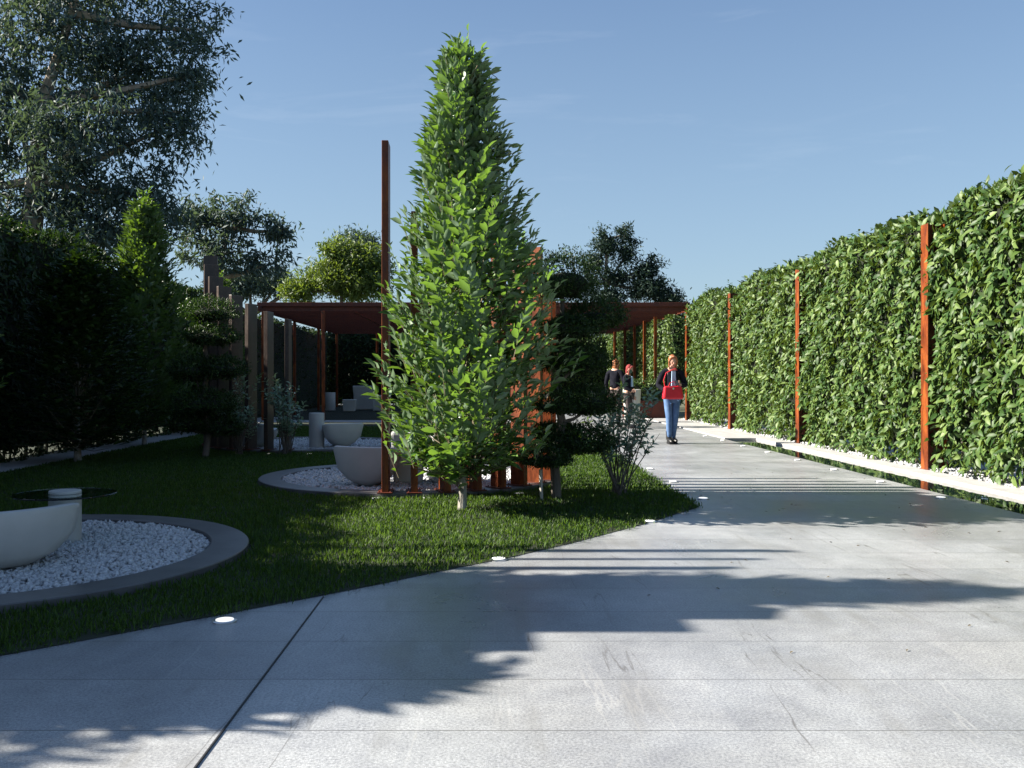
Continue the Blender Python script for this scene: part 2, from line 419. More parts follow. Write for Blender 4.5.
ring_kerb(-3.47, 6.42, 1.76, 'dark stone ring kerb around the nearest gravel circle, left foreground')
disc('gravel_bed', -3.47, 6.42, 1.5, .012, M['pebble_bed'])
pebbles(13000, (-3.47, 6.42, 1.47), .026, 'white pebbles filling the nearest circle')
ring_kerb(-.95, 11.5, 1.84, 'dark stone ring kerb under the rust fins behind the young tree')
disc('gravel_bed', -.95, 11.5, 1.58, .012, M['pebble_bed'])
pebbles(7000, (-.95, 11.5, 1.55), .030, 'white pebbles in the circle behind the young tree')
ring_kerb(-3.35, 17.35, 1.88, 'dark stone ring kerb of the farthest circle, below the grey brown fins')
disc('gravel_bed', -3.35, 17.35, 1.62, .012, M['pebble_bed'])
pebbles(3000, (-3.35, 17.35, 1.58), .035, 'white pebbles in the farthest circle')
pebbles(6000, (5.99, 6.45, 6.5, 28.5), .035, 'white pebbles along the foot of the right hedge', z=.012)

def fin(cx, cy, Rr, th, h, label, group, depth=.25, thick=.07, m=None):
    """upright weathering steel fin, radial on its circle"""
    t = R(th); x = cx + Rr * math.sin(t); y = cy - Rr * math.cos(t)
    e = empty('steel_fin', (x, y, 0), t, label=label, cat='steel fin', group=group)
    b = MB(); b.box((0, 0, h / 2 + .03), (thick, depth, h - .05), bev=.004); b.build('blade', m or M['rust'], e)
    b = MB(); b.box((0, 0, .062), (thick + .09, depth + .07, .012), bev=.003)
    b.build('foot_plate', M['rust_dark'], e)
    for sx in (-1, 1):
        for sy in (-1, 1):
            b = MB(); b.lathe([(.008, 0), (.008, .01), (.003, .013)], (sx * (thick / 2 + .024), sy * (depth / 2 + .005), .068), 6)
            b.build('anchor_bolt', M['rust_dark'], e)
    return e
g2 = 'rust fins on the circle behind the young tree'
hs = [3.74, 3.0, 2.95, 2.9, 2.8, 2.62, 2.76, 2.4, 2.2, 2.0]
for k in range(10):
    th = -5 + 11 * k if k else -4
    lab = ['tallest rust steel fin, leftmost of the row behind the young tree', 'second rust fin from the left behind the young tree',
           'third rust fin from the left behind the young tree', 'fourth rust fin from the left, behind the crown of the young tree',
           'fifth rust fin from the left, just right of the pale tree trunk', 'sixth rust fin from the left, right of the pale tree trunk',
           'rust fin with its orange side lit, fourth from the right end of the row', 'orange lit rust fin, third from the right beside the cloud pruned tree',
           'orange lit rust fin, second from the right behind the cloud pruned tree', 'shortest rust fin at the right end, behind the cloud pruned tree'][k]
    f_ = fin(-.95, 11.5, 1.71, th, hs[k], lab, g2, depth=.27 if k < 4 else .19)
    if k == 0: f_.rotation_euler = (0, 0, R(1.5))
g3 = 'fins on the farthest circle'
hs3 = [2.25, 2.38, 2.52, 2.68, 2.85, 3.05, 3.3, 3.5]
for k in range(8):
    fin(-3.35, 17.35, 1.76, -11 * k, hs3[k], f'{ORD[k]} grey brown fin from the right in the stepped row left of the pergola', g3, m=M['rust_shaded'])
g1 = 'tall fins on the left edge of the nearest circle'
hs1 = [4.32, 4.15, 3.98, 3.85, 3.72, 3.62, 3.5, 3.4]
for k in range(8):
    fin(-3.47, 6.42, 1.63, -101 + 11 * k, hs1[k], f'{ORD[k]} tall rust fin of the nearest circle, counted from its tall end', g1)

def arc_seat(name, cx, cy, r, a0, a1, h, label, group, w=.52, back=0.0):
    """moulded white bench, swept round an arc, undercut like a tub; angles from -Y, degrees"""
    # profile from the inner foot, under, up the outer wall, over the lip, down to the seat
    prof = [(-.16, .0), (.10, .0), (.20, .03), (.25, .09), (.275, .20), (.29, h - .03), (.283, h - .006), (.262, h), (.235, h), (.215, h - .01), (.20, h - .05),
            (.17, h - .085), (-.20, h - .095), (-.235, h - .11), (-.245, h - .15), (-.235, .2), (-.21, .08)]
    n = 40; V = []; Fc = []; L = len(prof)
    for i, (pr, z) in enumerate(prof):
        zz = z / h
        cut = (1 - min(1, zz * 1.05)) ** 3 * .30 / r     # ends rise like a boat's bow
        s0 = R(a0) + cut; s1 = R(a1) - cut
        for k in range(n):
            u = k / (n - 1)
            t = s0 + (s1 - s0) * u
            e = min(u, 1 - u) * abs(s1 - s0) * r
            rnd = max(0, 1 - e / .10)                       # plan corners rounded
            p = pr * (1 - .35 * rnd ** 2)
            V.append((math.sin(t) * (r + p), -math.cos(t) * (r + p), z + .03 - (.03 * rnd ** 2 if zz > .6 else 0)))
    for i in range(L):
        j = (i + 1) % L
        for k in range(n - 1): Fc.append((i * n + k, i * n + k + 1, j * n + k + 1, j * n + k))
    Fc.append(tuple(i * n for i in range(L))); Fc.append(tuple(i * n + n - 1 for i in range(L))[::-1])
    b = MB(); b.add(V, Fc, True)
    o = b.build(name, M['white_seat'], sharp=50)
    bm = bmesh.new(); bm.from_mesh(o.data); bmesh.ops.recalc_face_normals(bm, faces=bm.faces); bm.to_mesh(o.data); bm.free()
    o.location = (cx, cy, .0)
    return tag(o, label, 'bench', group)
gs = 'white moulded curved benches'
arc_seat('curved_bench', -3.62, 6.42, .62, -110, 84, .39, 'white moulded curved bench in the nearest circle, cut by the left edge', gs)
arc_seat('curved_bench', -1.0, 11.35, .82, -48, 2, .46, 'white curved bench with dappled sun, left of the tallest rust fin', gs)
arc_seat('curved_bench', -.95, 11.5, .85, 18, 62, .42, 'white curved bench behind the rust fins and the young tree', gs)
arc_seat('curved_bench', -3.05, 17.1, .75, 10, 60, .44, 'small white curved bench in the farthest circle, right of its white drum', gs)
arc_seat('curved_bench', -3.6, 17.1, .75, -75, -12, .44, 'white curved bench behind the blue green shrubs in the farthest circle', gs)

def drum_table(x, y, h, r, label, glass=.365):
    e = empty('glass_table', (x, y, .03), label=label, cat='table', group='round glass tables on white drums')
    b = MB(); b.lathe([(r * .98, 0), (r, .01), (r, h - .008), (r * .97, h)], n=40); b.build('drum_base', M['white_seat'], e)
    b = MB(); b.lathe([(glass - .003, h + .001), (glass, h + .004), (glass, h + .009), (glass - .003, h + .012)], n=64); b.build('glass_top', M['glass'], e)
    b = MB(); b.lathe([(r, h + .0135), (r * .99, h + .03), (r * .96, h + .034)], n=40); b.build('cap', M['white_seat'], e)
    return e
drum_table(-3.17, 6.95, .35, .115, 'round glass table on a white drum beside the nearest bench')
def block_seat(x, y, w, d, h, rz, label, name='white_block_seat'):
    b = MB(); b.box((0, 0, h / 2 + .03), (w, d, h), bev=.03)
    o = b.build(name, M['white_seat']); o.location = (x, y, 0); o.rotation_euler = (0, 0, rz)
    bm = bmesh.new(); bm.from_mesh(o.data)
    for v in bm.verts:
        k = 1 - .16 * (1 - min(1, v.co.z / (h + .03)))**1.5
        v.co.x *= k; v.co.y *= k
    bm.to_mesh(o.data); bm.free()
    return tag(o, label, 'seat', 'white high backed seats')
block_seat(-.93, 10.9, .40, .34, .60, .1, 'white high backed seat just right of the tallest rust fin')
block_seat(-.5, 10.95, .38, .34, .56, .3, 'white seat low behind the left side of the young tree crown')
def drum(x, y, r, h, label):
    b = MB(); b.lathe([(r * .97, 0), (r, .012), (r, h - .012), (r * .96, h)], (0, 0, .03), 36)
    o = b.build('white_drum', M['white_seat']); o.location = (x, y, 0)
    return tag(o, label, 'stool', 'white drum stools')
drum(-3.02, 16.4, .135, .62, 'white drum stool left of the small curved bench of the farthest circle')

# ---------------------------------------------------------------- in-ground lamps
def ground_lamp():
    e = empty('ground_lamp')
    b = MB(); b.lathe([(.062, -.01), (.062, .006), (.055, .010), (.046, .010)], n=28); b.build('rim', M['steel'], e)
    b = MB(); b.lathe([(.0455, .004), (.0455, .0125), (.03, .016)], n=24); b.build('lens', M['lens'], e)
    return e
gl = ground_lamp(); first = True
def place_lamp(x, y, label, group):
    global first
    o = gl if first else copy_tree(gl); first = False
    o.location = (x, y, .002); tag(o, label, 'ground lamp', group)
place_lamp(-1.35, 4.76, 'lit round ground lamp in the shaded paving, nearest the camera', 'ground lamps along the lawn')
place_lamp(.08, 6.39, 'lit round ground lamp at the lawn edge below the young tree', 'ground lamps along the lawn')
place_lamp(1.42, 8.08, 'lit round ground lamp at the lawn edge just before its sharp corner', 'ground lamps along the lawn')
place_lamp(2.25, 9.63, 'lit round ground lamp in the shadow just right of the sharp lawn corner', 'ground lamps along the lawn')
for k, y in enumerate((11.2, 12.8, 14.3)):
    place_lamp(2.25, y, f'{ORD[k]} ground lamp past the lawn corner along the straight lawn edge', 'ground lamps along the lawn')
for k, y in enumerate((9.7, 11.2, 12.7, 14.2, 15.7, 17.2, 18.7, 20.2)):
    place_lamp(4.76, y, f'{ORD[k]} ground lamp from the camera in the row along the water channel', 'ground lamps along the water channel')
for k, (x, y) in enumerate(((-1.15, 9.62), (-.62, 9.65), (.35, 10.02), (-4.15, 15.42), (-3.6, 15.3), (-2.95, 15.3))):
    place_lamp(x, y, ['ground lamp at the foot of the tallest rust fin', 'ground lamp left of the pale trunk of the young tree', 'ground lamp between the rust fins right of the pale trunk',
                      'ground lamp below the left blue green shrub', 'ground lamp below the right blue green shrub', 'ground lamp in front of the white drum stool'][k], 'ground lamps at the fins')

nl_ = 70
P = np.stack([rng.uniform(.8, 4.8, nl_), rng.uniform(4.2, 13, nl_), np.full(nl_, .006)], 1)
D = rng.normal(size=(nl_, 3)); D[:, 2] = .05
tag(leaves('leaf_litter', P, D, np.tile([0, 0, 1.0], (nl_, 1)) + rng.normal(0, .2, (nl_, 3)), .02 + .02 * rng.random(nl_), .012, M['twig'], None, simple=True), 'tiny dry leaf bits on the paving', 'litter', kind='stuff')
# ---------------------------------------------------------------- hedge, posts
def hedge_bay(y0, y1, xf, side, h0, dens, lsize, label, group, depth=.7, m='lf_hedge', ends=(True, True), seed=0, simple=False, zb=.1):
    """clipped leafy hedge along Y; face at xf, side=-1 faces -X"""
    Ln = y1 - y0; yc = (y0 + y1) / 2
    e = empty('hedge', (xf, yc, 0), label=label, cat='hedge', group=group)
    def top(y):
        t = (y - y0) / Ln
        return h0 + .14 * math.sin(math.pi * t) + .05 * math.sin(y * 2.3 + seed) + .03 * math.sin(y * 6.1 + seed * 2)
    # core
    nn = 14; b = MB(); V = []; cut = .45 if (side < 0 and not simple) or (side < 0 and ends == (True, False) and depth == .7) else 0
    d = -side * depth
    for i in range(nn + 1):
        y = y0 + .1 + (Ln - .2 - cut) * i / nn
        for x, z in ((-side * .13, zb + .15), (-side * .13, top(y) - .14), (d, top(y) - .14), (d, zb + .15)): V.append((x, y - yc, z))
    Fc = [(i * 4 + a, i * 4 + (a + 1) % 4, i * 4 + 4 + (a + 1) % 4, i * 4 + 4 + a) for i in range(nn) for a in range(4)] + [(0, 1, 2, 3), (nn * 4 + 3, nn * 4 + 2, nn * 4 + 1, nn * 4)]
    b.add(V, Fc); b.build('core', M['core'], e)
    # stems
    yy = y0 + .3
    while yy < y1 - .1:
        st = MB(); st.tube([(-side * .3, yy - yc, 0), (-side * .28, yy - yc + .03, zb + .4)], [.025, .018], 6); yy += .7
        st.build('stem', M['bark'], e)
    P = []; D = []; N = []
    def scatter(n, fn):
        u = rng.random(n); v = rng.random(n)
        p, nrm = fn(u, v); P.append(p); N.append(nrm)
    tv = np.vectorize(top)
    def bulge(y, z): return .05 * np.sin(y * 13 + z * 3.1 + seed) * np.sin(z * 11 - y * 2) + .07 * np.sin(y * 3.1 + seed) * np.sin(z * 2.7 + seed) + .05 * np.sin(y * 7.7 + z * 5.3)
    nf = int(Ln * h0 * dens)
    def face(u, v):
        y = y0 + u * Ln; T = tv(y); z = zb + v * (T - zb); z = z - (rng.random(len(u)) < .15) * 0
        off = bulge(y, z) + rng.normal(0, .035, len(u)) - .12 * np.clip((z - T + .25) / .25, 0, 1) ** 2 - .10 * (np.clip(1 - (y - y0) / .2, 0, 1) ** 2 + np.clip(1 - (y1 - y) / .2, 0, 1) ** 2)
        n_ = np.zeros((len(u), 3)); n_[:, 0] = side
        return np.stack([side * off, y - yc, z], 1), n_
    scatter(nf, face)
    def topf(u, v):
        y = y0 + u * Ln; x = -side * v * depth
        n_ = np.zeros((len(u), 3)); n_[:, 2] = 1
        return np.stack([x, y - yc, tv(y) - .05 + rng.normal(0, .05, len(u))], 1), n_
    scatter(int(Ln * depth * dens * .9), topf)
    for k, on in enumerate(ends):
        if on:
            def endf(u, v, k=k):
                y = (y0 if k == 0 else y1); T = top(y)
                n_ = np.zeros((len(u), 3)); n_[:, 1] = -1 if k == 0 else 1
                return np.stack([-side * u * depth, np.full(len(u), y - yc) + rng.normal(0, .03, len(u)) * 1, zb + v * (T - zb)], 1), n_
            scatter(int(depth * h0 * dens), endf)
    # a few long shoots above the top
    P = np.concatenate(P); N = np.concatenate(N); n = len(P)
    N = unit(N + rng.normal(0, .42, (n, 3)))
    D = N * .45 + rng.normal(0, .55, (n, 3)); up = (P[:, 2] > h0 - .12)[:, None]
    D[:, 2] += np.where(up[:, 0], .5, -.55)
    L = lsize * (.5 + .85 * rng.random(n))
    # leaf normal faces outward and up
    N = unit(N + np.array([0, 0, .35]))
    # sprigs
    sp = []; sd = []; sn = []
    for _ in range(int(Ln * 5)):
        y = y0 + rng.random() * Ln; x = -side * rng.random() * .4; z = top(y) - .02; hh = .08 + .16 * rng.random() ** 2
        a = rng.random() * 6.28; lean = np.array([math.cos(a) * .3, math.sin(a) * .3, 1.0])
        for q in range(7):
            tt = q / 6; aa = q * 2.4 + a
            sp.append(np.array([x, y - yc, z]) + lean * hh * tt); dd = np.array([math.cos(aa), math.sin(aa), .7]); sd.append(dd); sn.append(np.array([-math.cos(aa) * .7, -math.sin(aa) * .7, 1]))
    if cut:
        keep = ~((P[:, 1] + yc > y1 - .42 + .25 * rng.random(len(P))) & (P[:, 2] < .62 + .2 * rng.random(len(P))))
        P, D, N, L = P[keep], D[keep], N[keep], L[keep]
    P = np.concatenate([P, np.array(sp)]); D = np.concatenate([D, np.array(sd)]); N = np.concatenate([N, np.array(sn)])
    L = np.concatenate([L, np.full(len(sp), lsize * .75)])
    leaves('leaves', P, D, N, L, L * .5, M[m], e, droop=.3, fold=.14, simple=simple)
    return e

def h_post(x, y, h, label, group, w=.27, d=.20, z0=0.0):
    """H section weathering steel post: one flange towards the path, web behind it"""
    e = empty('steel_post', (x, y, z0), label=label, cat='post', group=group)
    b = MB(); b.box((-w / 2 + .008, 0, h / 2), (.016, d, h), bev=.003); b.build('flange', M['rust'], e)
    b = MB(); b.box((w / 2 - .008, 0, h / 2), (.016, d, h), bev=.003); b.build('flange', M['rust'], e)
    b = MB(); b.box((0, 0, h / 2 - .002), (w - .034, .014, h - .004)); b.build('web', M['rust_dark'], e)
    b = MB(); b.box((0, 0, .01), (w + .06, d + .06, .02), bev=.003); b.build('base_plate', M['rust_dark'], e)
    return e
ph = 'rust posts of the right hedge'
py_ = [7.75, 12.62, 17.8, 22.8, 27.75]
plab = ['rust post of the right hedge nearest the camera', 'tallest looking rust post in the right hedge with leaves across it', 'second rust post from the right in the sunlit hedge', 'third rust post from the right in the sunlit hedge, beside a dark recess', 'rust post at the far end of the sunlit hedge, behind the woman']
for k, y in enumerate(py_): h_post(6.10, y, 3.36, plab[k], ph)
gh = 'sunlit laurel hedge along the water channel'
bays = [(7.80, 12.56, 1450, .122), (12.67, 17.76, 1300, .122), (17.84, 22.65, 1000, .13), (23.2, 27.70, 850, .13)]
blab = ['sunlit laurel hedge bay nearest the camera, right of the big rust post', 'sunlit laurel hedge bay between the first and second rust post', 'sunlit laurel hedge bay between the second and third rust post', 'farthest sunlit laurel hedge bay, ending at the pergola']
for k, (a, c, dn, ls) in enumerate(bays):
    hedge_bay(a, c, 6.05, -1, 3.42, dn * .42, ls, blab[k], gh, seed=k * 1.7, ends=(True, False), simple=k > 1)

gl_ = 'shaded laurel hedge along the left'
for k, (a, c) in enumerate([(2.95, 8.5), (8.25, 13.55), (13.35, 18.55), (18.35, 25.5)]):
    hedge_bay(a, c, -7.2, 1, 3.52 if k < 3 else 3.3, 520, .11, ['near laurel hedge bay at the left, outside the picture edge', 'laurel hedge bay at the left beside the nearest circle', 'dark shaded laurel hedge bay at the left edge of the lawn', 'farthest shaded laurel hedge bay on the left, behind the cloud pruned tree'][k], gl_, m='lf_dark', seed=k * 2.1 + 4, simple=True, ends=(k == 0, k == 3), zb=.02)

# hedge row continuing under the pergola, in separate blocks
gb = 'hedge blocks in a row under the pergola'
for k, (y, dy) in enumerate(((29.0, 1.2), (31.3, 1.1), (33.2, 1.1), (35.6, 1.2), (38.6, 1.4), (41.5, 1.5))):
    hedge_bay(y, y + dy, 5.75 - .02 * k, -1, 3.2, 330, .12, f'{ORD[k]} dark hedge block under the pergola, counted from the sunlit hedge', gb, depth=.95, seed=k, simple=True, ends=(True, False), zb=.75)
gp = 'pergola posts of the right row'
# ---------------------------------------------------------------- pergola
pg = empty('pergola', (0, 27.6, 0), label='long rust steel pergola with a louvred roof across the end of the garden', cat='pergola')
for k in range(22):
    y = .1 + k * .62
    b = MB(); b.box((-.4, y, 3.40), (12.7, .05, .24)); b.build('louvre', M['rust_dark'], pg)
b = MB(); b.box((-.4, -.03, 3.475), (12.9, .05, .12), bev=.004); b.build('front_beam', M['rust_dark'], pg)
b = MB(); b.box((-.4, 13.9, 3.41), (12.9, .05, .26)); b.build('rear_beam', M['rust_dark'], pg)
for x in (-6.81, 6.01):
    b = MB(); b.box((x, 6.935, 3.41), (.06, 13.8, .26)); b.build('side_beam', M['rust_dark'], pg)
for x, ys in ((-6.7, (.1, 4.6, 9.2, 13.7)), (-4.9, (.1, 13.7)), (-2.2, (.1, 13.7)), (5.5, (2.6, 4.7, 6.9, 9.3, 12.2)), (2.35, (13.7,))):
    for y in ys:
        b = MB(); b.box((x, y, 1.64), (.09, .09, 3.28), bev=.004); b.build('post', M['rust'], pg)
for x in (-4, -1, 2):
    b = MB(); b.box((x, 6.9, 3.262), (.05, 13.6, .03)); b.build('tie_bar', M['rust_dark'], pg)

# low planter, low hedge and white planters at the end of the path
b = MB(); b.box((5.15, 29.6, .28), (1.5, .9, .56), bev=.01); tag(b.build('steel_planter', M['rust_dark']), 'low dark rust steel planter at the end of the path behind the woman', 'planter')
def bush_box(x0, x1, y0, y1, z0, z1, n, lsize, m, label, name='low_hedge'):
    e = empty(name, ((x0 + x1) / 2, (y0 + y1) / 2, 0), label=label, cat='low hedge')
    b = MB(); b.box((0, 0, (z0 + z1) / 2), (x1 - x0 - .2, y1 - y0 - .2, z1 - z0 - .15)); b.build('core', M['core'], e)
    P = (rng.random((n, 3)) - .5) * np.array([x1 - x0, y1 - y0, z1 - z0]); ax = rng.integers(0, 3, n); s = np.sign(rng.random(n) - .5)
    s[ax == 2] = 1
    dims = np.array([x1 - x0, y1 - y0, z1 - z0]) / 2
    P[np.arange(n), ax] = s * dims[ax] + rng.normal(0, .04, n)
    N = np.zeros((n, 3)); N[np.arange(n), ax] = s; N = unit(N + rng.normal(0, .5, (n, 3)))
    D = N * .5 + rng.normal(0, .6, (n, 3)); P[:, 2] += (z0 + z1) / 2
    leaves('leaves', P, D, N, lsize * (.7 + .5 * rng.random(n)), lsize * .42, M[m], e, simple=True)
    return e
bush_box(4.4, 5.9, 29.2, 30.0, .5, 1.15, 1500, .11, 'lf_hedge', 'low green hedge filling the dark rust planter behind the woman')
def planter_pot(x, y, s, h, label):
    b = MB(); prof = [(s * .8, 0), (s, h), (s * .93, h), (s * .9, h - .04), (s * .1, h - .05)]
    b.lathe(prof, n=28); o = b.build('white_pot', M['white_seat']); o.location = (x, y, .0)
    return tag(o, label, 'plant pot', 'white pots beyond the shrub')
planter_pot(4.15, 26.5, .26, .95, 'tall pale pot beyond the shrub, left of the woman')
if 0: planter_pot(3.55, 27.1, .22, .7, 'smaller pale pot beyond the shrub, below the two far people')

# far furniture under the pergola
drum(-6.1, 36, .2, .7, 'white drum stool in the darkness under the pergola')
block_seat(-4.9, 37.0, .9, .4, .95, 0, 'pale high backed seat in the dark under the pergola')
block_seat(-5.2, 35.0, .5, .5, .45, 0, 'small pale cube seat in front of the high seat under the pergola')
block_seat(-4.05, 35.5, .7, .5, .6, 0, 'pale low seat at the right in the dark under the pergola')

# hedge closing the garden behind the pergola
def back_hedge(x0, x1, y, h, label, n, m='lf_dark'):
    Ln = x1 - x0
    e = empty('hedge', ((x0 + x1) / 2, y, 0), label=label, cat='hedge')
    b = MB(); b.box((0, .5, h / 2), (Ln - .1, .8, h - .15)); b.build('core', M['core'], e)
    P = np.stack([(rng.random(n) - .5) * Ln, rng.normal(0, .07, n), rng.random(n) * h + rng.normal(0, .06, n)], 1)
    k = n // 6; P[:k, 2] = h + rng.normal(0, .06, k); P[:k, 1] = rng.random(k) * .9
    N = unit(np.array([0, -1, .3]) + rng.normal(0, .5, (n, 3))); D = rng.normal(0, .6, (n, 3)); D[:, 2] -= .3
    leaves('leaves', P, D, N, .16 * (.7 + .6 * rng.random(n)), .07, M[m], e, simple=True)
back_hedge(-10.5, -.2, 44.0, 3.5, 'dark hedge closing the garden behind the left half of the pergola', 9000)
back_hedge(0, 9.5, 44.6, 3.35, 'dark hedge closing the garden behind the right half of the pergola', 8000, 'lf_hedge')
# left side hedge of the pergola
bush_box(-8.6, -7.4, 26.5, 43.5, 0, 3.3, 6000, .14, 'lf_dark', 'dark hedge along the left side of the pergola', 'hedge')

# ---------------------------------------------------------------- columnar trees
PROF = [(.24, .36), (.40, .64), (.65, .80), (1.1, .87), (1.6, .88), (2.1, .84), (2.5, .71), (3.0, .53), (3.5, .43), (4.0, .29), (4.35, .15), (4.62, .02)]
def prof_r(z): return np.interp(z, [p[0] for p in PROF], [p[1] for p in PROF])
def columnar(name, label, loc, shoots=1850, m='lf_main', lsize=.158, simple=False, seed=1, group=None):
    r_ = np.random.default_rng(seed)
    e = empty(name, loc, label=label, cat='tree', group=group)
    tr = MB(); tr.tube([(0, 0, -.02), (.01, 0, .25), (-.01, .01, .7), (.02, 0, 1.5), (0, -.02, 2.6), (.02, 0, 3.7), (.05, 0, 4.4)], [.042, .034, .03, .026, .02, .012, .004], 10)
    tr.tube([(0, 0, .3), (.07, .02, .6), (.13, .03, 1.0)], [.018, .015, .01], 8)
    tr.build('trunk', M['mid_bark'], e)
    br = MB(); P = []; D = []; N = []; Ls = []; shoots = int(shoots * .92)
    for i in range(shoots):
        z = .30 + (4.3 - .30) * (r_.random() ** .86) if i > 60 else 3.5 + r_.random() * .95
        a = r_.random() * 6.2832
        rr = float(prof_r(z)) * (.9 + .22 * math.sin(3 * a + z * 2.1) * .5 + .12 * math.sin(5 * a - z * 3.7))
        rr *= 1 + .14 * math.cos(a) * (1.3 < z < 3.1)
        q = r_.random()
        rad = rr * (q ** .34)
        sl = .24 + .22 * r_.random()
        if z > 3.9: sl *= 1.2
        el = R(r_.uniform(38, 72))
        d = np.array([math.cos(a) * math.cos(el), math.sin(a) * math.cos(el), math.sin(el)])
        if z < .62: d = np.array([math.cos(a) * .9, math.sin(a) * .9, .25 + .5 * r_.random()]); d /= np.linalg.norm(d)
        tip = np.array([math.cos(a) * rad, math.sin(a) * rad, z + .12])
        base = tip - d * sl
        if i in (3, 4, 5): tip = np.array([(.06, -.10, .0)[i - 3], .02, (4.64, 4.5, 4.56)[i - 3]]); base = tip - np.array([.03, 0, .42]); d = np.array([.07, 0, 1.0]); sl = .42
        n_l = 7
        if r_.random() < .5 and not simple:
            br.tube([tuple(base), tuple((base + tip) / 2 + np.array([0, 0, -.01])), tuple(tip)], [.004, .003, .0015], 3, cap=False)
        if i % 9 == 0:
            zt = max(.3, z - rad * 1.3)
            br.tube([(0, 0, zt), tuple(base * np.array([.5, .5, 1]) - np.array([0, 0, .08])), tuple(base)], [.010, .007, .004], 4, cap=False)
        side = np.cross(d, [0, 0, 1.0]); side /= np.linalg.norm(side) + 1e-9; upn = np.cross(side, d)
        for k in range(n_l):
            t = (k + 1) / n_l; s = 1 if k % 2 else -1
            ph_ = r_.normal(0, .5)
            sd = side * math.cos(ph_) + upn * math.sin(ph_)
            ld = d * (.75 + .5 * t) + sd * s * (1.0 - .45 * t) + r_.normal(0, .28, 3)
            P.append(base + d * sl * t); D.append(ld); N.append(upn + r_.normal(0, .3, 3)); Ls.append(lsize * (.45 + .7 * r_.random()) * (1 - .25 * t))
    if br.v: br.build('branches', M['twig'], e)
    Ls = np.array(Ls)
    leaves('crown', np.array(P), np.array(D), np.array(N), Ls, Ls * .48, M[m], e, droop=.18, fold=.22, simple=simple)
    return e
main = columnar('columnar_tree', 'bright green columnar young tree with a pale trunk in the middle of the lawn', (-.24, 8.83, 0))
main.scale = (1.08, 1.2, .985)
ct = columnar('columnar_tree', 'columnar tree by the left hedge with only its top in sunlight', (-6.45, 17.4, 0), shoots=1500, seed=8, simple=True, lsize=.17, m='lf_main_shade')
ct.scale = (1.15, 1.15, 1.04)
c2 = columnar('columnar_tree', 'x', (-6.15, 13.9, 0), shoots=1300, seed=21, simple=True, lsize=.14, m='lf_dark'); c2.scale = (1.25, 1.5, .70); c2.rotation_euler = (0, 0, 2); c2['label'] = 'dark shaded young tree with a thin trunk in front of the left hedge'
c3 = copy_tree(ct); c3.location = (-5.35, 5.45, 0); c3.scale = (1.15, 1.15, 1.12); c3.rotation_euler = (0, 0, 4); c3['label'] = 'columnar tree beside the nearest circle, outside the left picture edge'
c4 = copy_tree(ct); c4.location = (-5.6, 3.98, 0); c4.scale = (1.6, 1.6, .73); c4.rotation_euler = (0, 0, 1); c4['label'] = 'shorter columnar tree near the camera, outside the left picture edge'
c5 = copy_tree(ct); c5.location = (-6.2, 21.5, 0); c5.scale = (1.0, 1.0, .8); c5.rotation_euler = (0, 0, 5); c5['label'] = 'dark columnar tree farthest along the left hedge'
c6 = copy_tree(ct); c6.location = (-6.35, 10.35, 0); c6.scale = (.95, 1.0, .95); c6.rotation_euler = (0, 0, 3); c6['label'] = 'added columnar tree shading the white bench, before the left hedge between the two nearer circles, outside the picture'  # unseen tree added to dapple the light on the bench
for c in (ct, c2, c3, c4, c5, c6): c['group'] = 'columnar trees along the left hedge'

sp_ = empty('shadow_screen', (-5.5, 4.96, 0), label='added rust steel screen for a shadow near the first hedge bay, outside the left picture edge', cat='screen')  # unseen panels added to cast the block-shaped shadow on the paving
b = MB(); b.box((0, 0, 2.0), (.04, .80, 3.84), bev=.004); b.build('panel', M['rust'], sp_)
b = MB(); b.box((0, 0, .05), (.3, .8, .06), bev=.005); b.build('foot', M['rust_dark'], sp_)
s2 = copy_tree(sp_); s2.location = (-5.52, 4.42, 0); s2.scale = (1, .45, .88); s2['label'] = 'shorter added rust steel screen for a shadow near the first hedge bay, outside the left picture edge'
# ---------------------------------------------------------------- cloud pruned trees
def niwaki(label, loc, pads, trunk, leaf=4200, ls=.03):
    e = empty('cloud_pruned_tree', loc, label=label, cat='tree', group='cloud pruned trees')
    tb = MB(); tb.tube(trunk, [.055, .05, .045, .038, .03, .02][:len(trunk)] if len(trunk) <= 6 else .03, 9)
    tv = [Vector(p) for p in trunk]
    for c, r in pads:
        c = Vector(c); base = min(tv, key=lambda p: abs(p.z - (c.z - .25)) + .2 * (p - c).length)
        mid = (base + c) / 2 + Vector((0, 0, -.06))
        tb.tube([base, mid, c - Vector((0, 0, r[2] * .4))], [.024, .018, .012], 7)
    tb.build('trunk', M['bark'], e)
    for c, r in pads:
        n = int(leaf * max(.35, r[0] * r[1] / .12))
        u = unit(rng.normal(size=(n, 3))); f = (.80 + .34 * rng.random(n) ** 1.5)[:, None] * (1 + .13 * np.sin(u[:, :1] * 7 + u[:, 1:2] * 5 + c[2] * 9))
        u2 = u.copy(); u2[:, 2] = np.where(u2[:, 2] < 0, u2[:, 2] * .55, u2[:, 2])
        P = u2 * f * np.array(r); 
        N = unit(u + rng.normal(0, .5, (n, 3))); D = u * .8 + rng.normal(0, .6, (n, 3)) + np.array([0, 0, .4])
        o = leaves('foliage_pad', P, D, N, ls * (.7 + .7 * rng.random(n)), ls * .42, M['lf_niwaki'], e, simple=True)
        cb = MB(); cb.ellip((0, 0, -.02), (r[0] * .72, r[1] * .72, r[2] * .42), 14, 8); c_ = cb.build('twig_core', M['core'], o)
        o.location = c
    return e
def ppt(px, py, Y, bx, by):  # local point of a pad seen at px,py when it stands at depth Y
    return ((px - VX) * Y / F - bx, 0, CH - (py - HY) * Y / F)
BX, BY = .72, 9.55
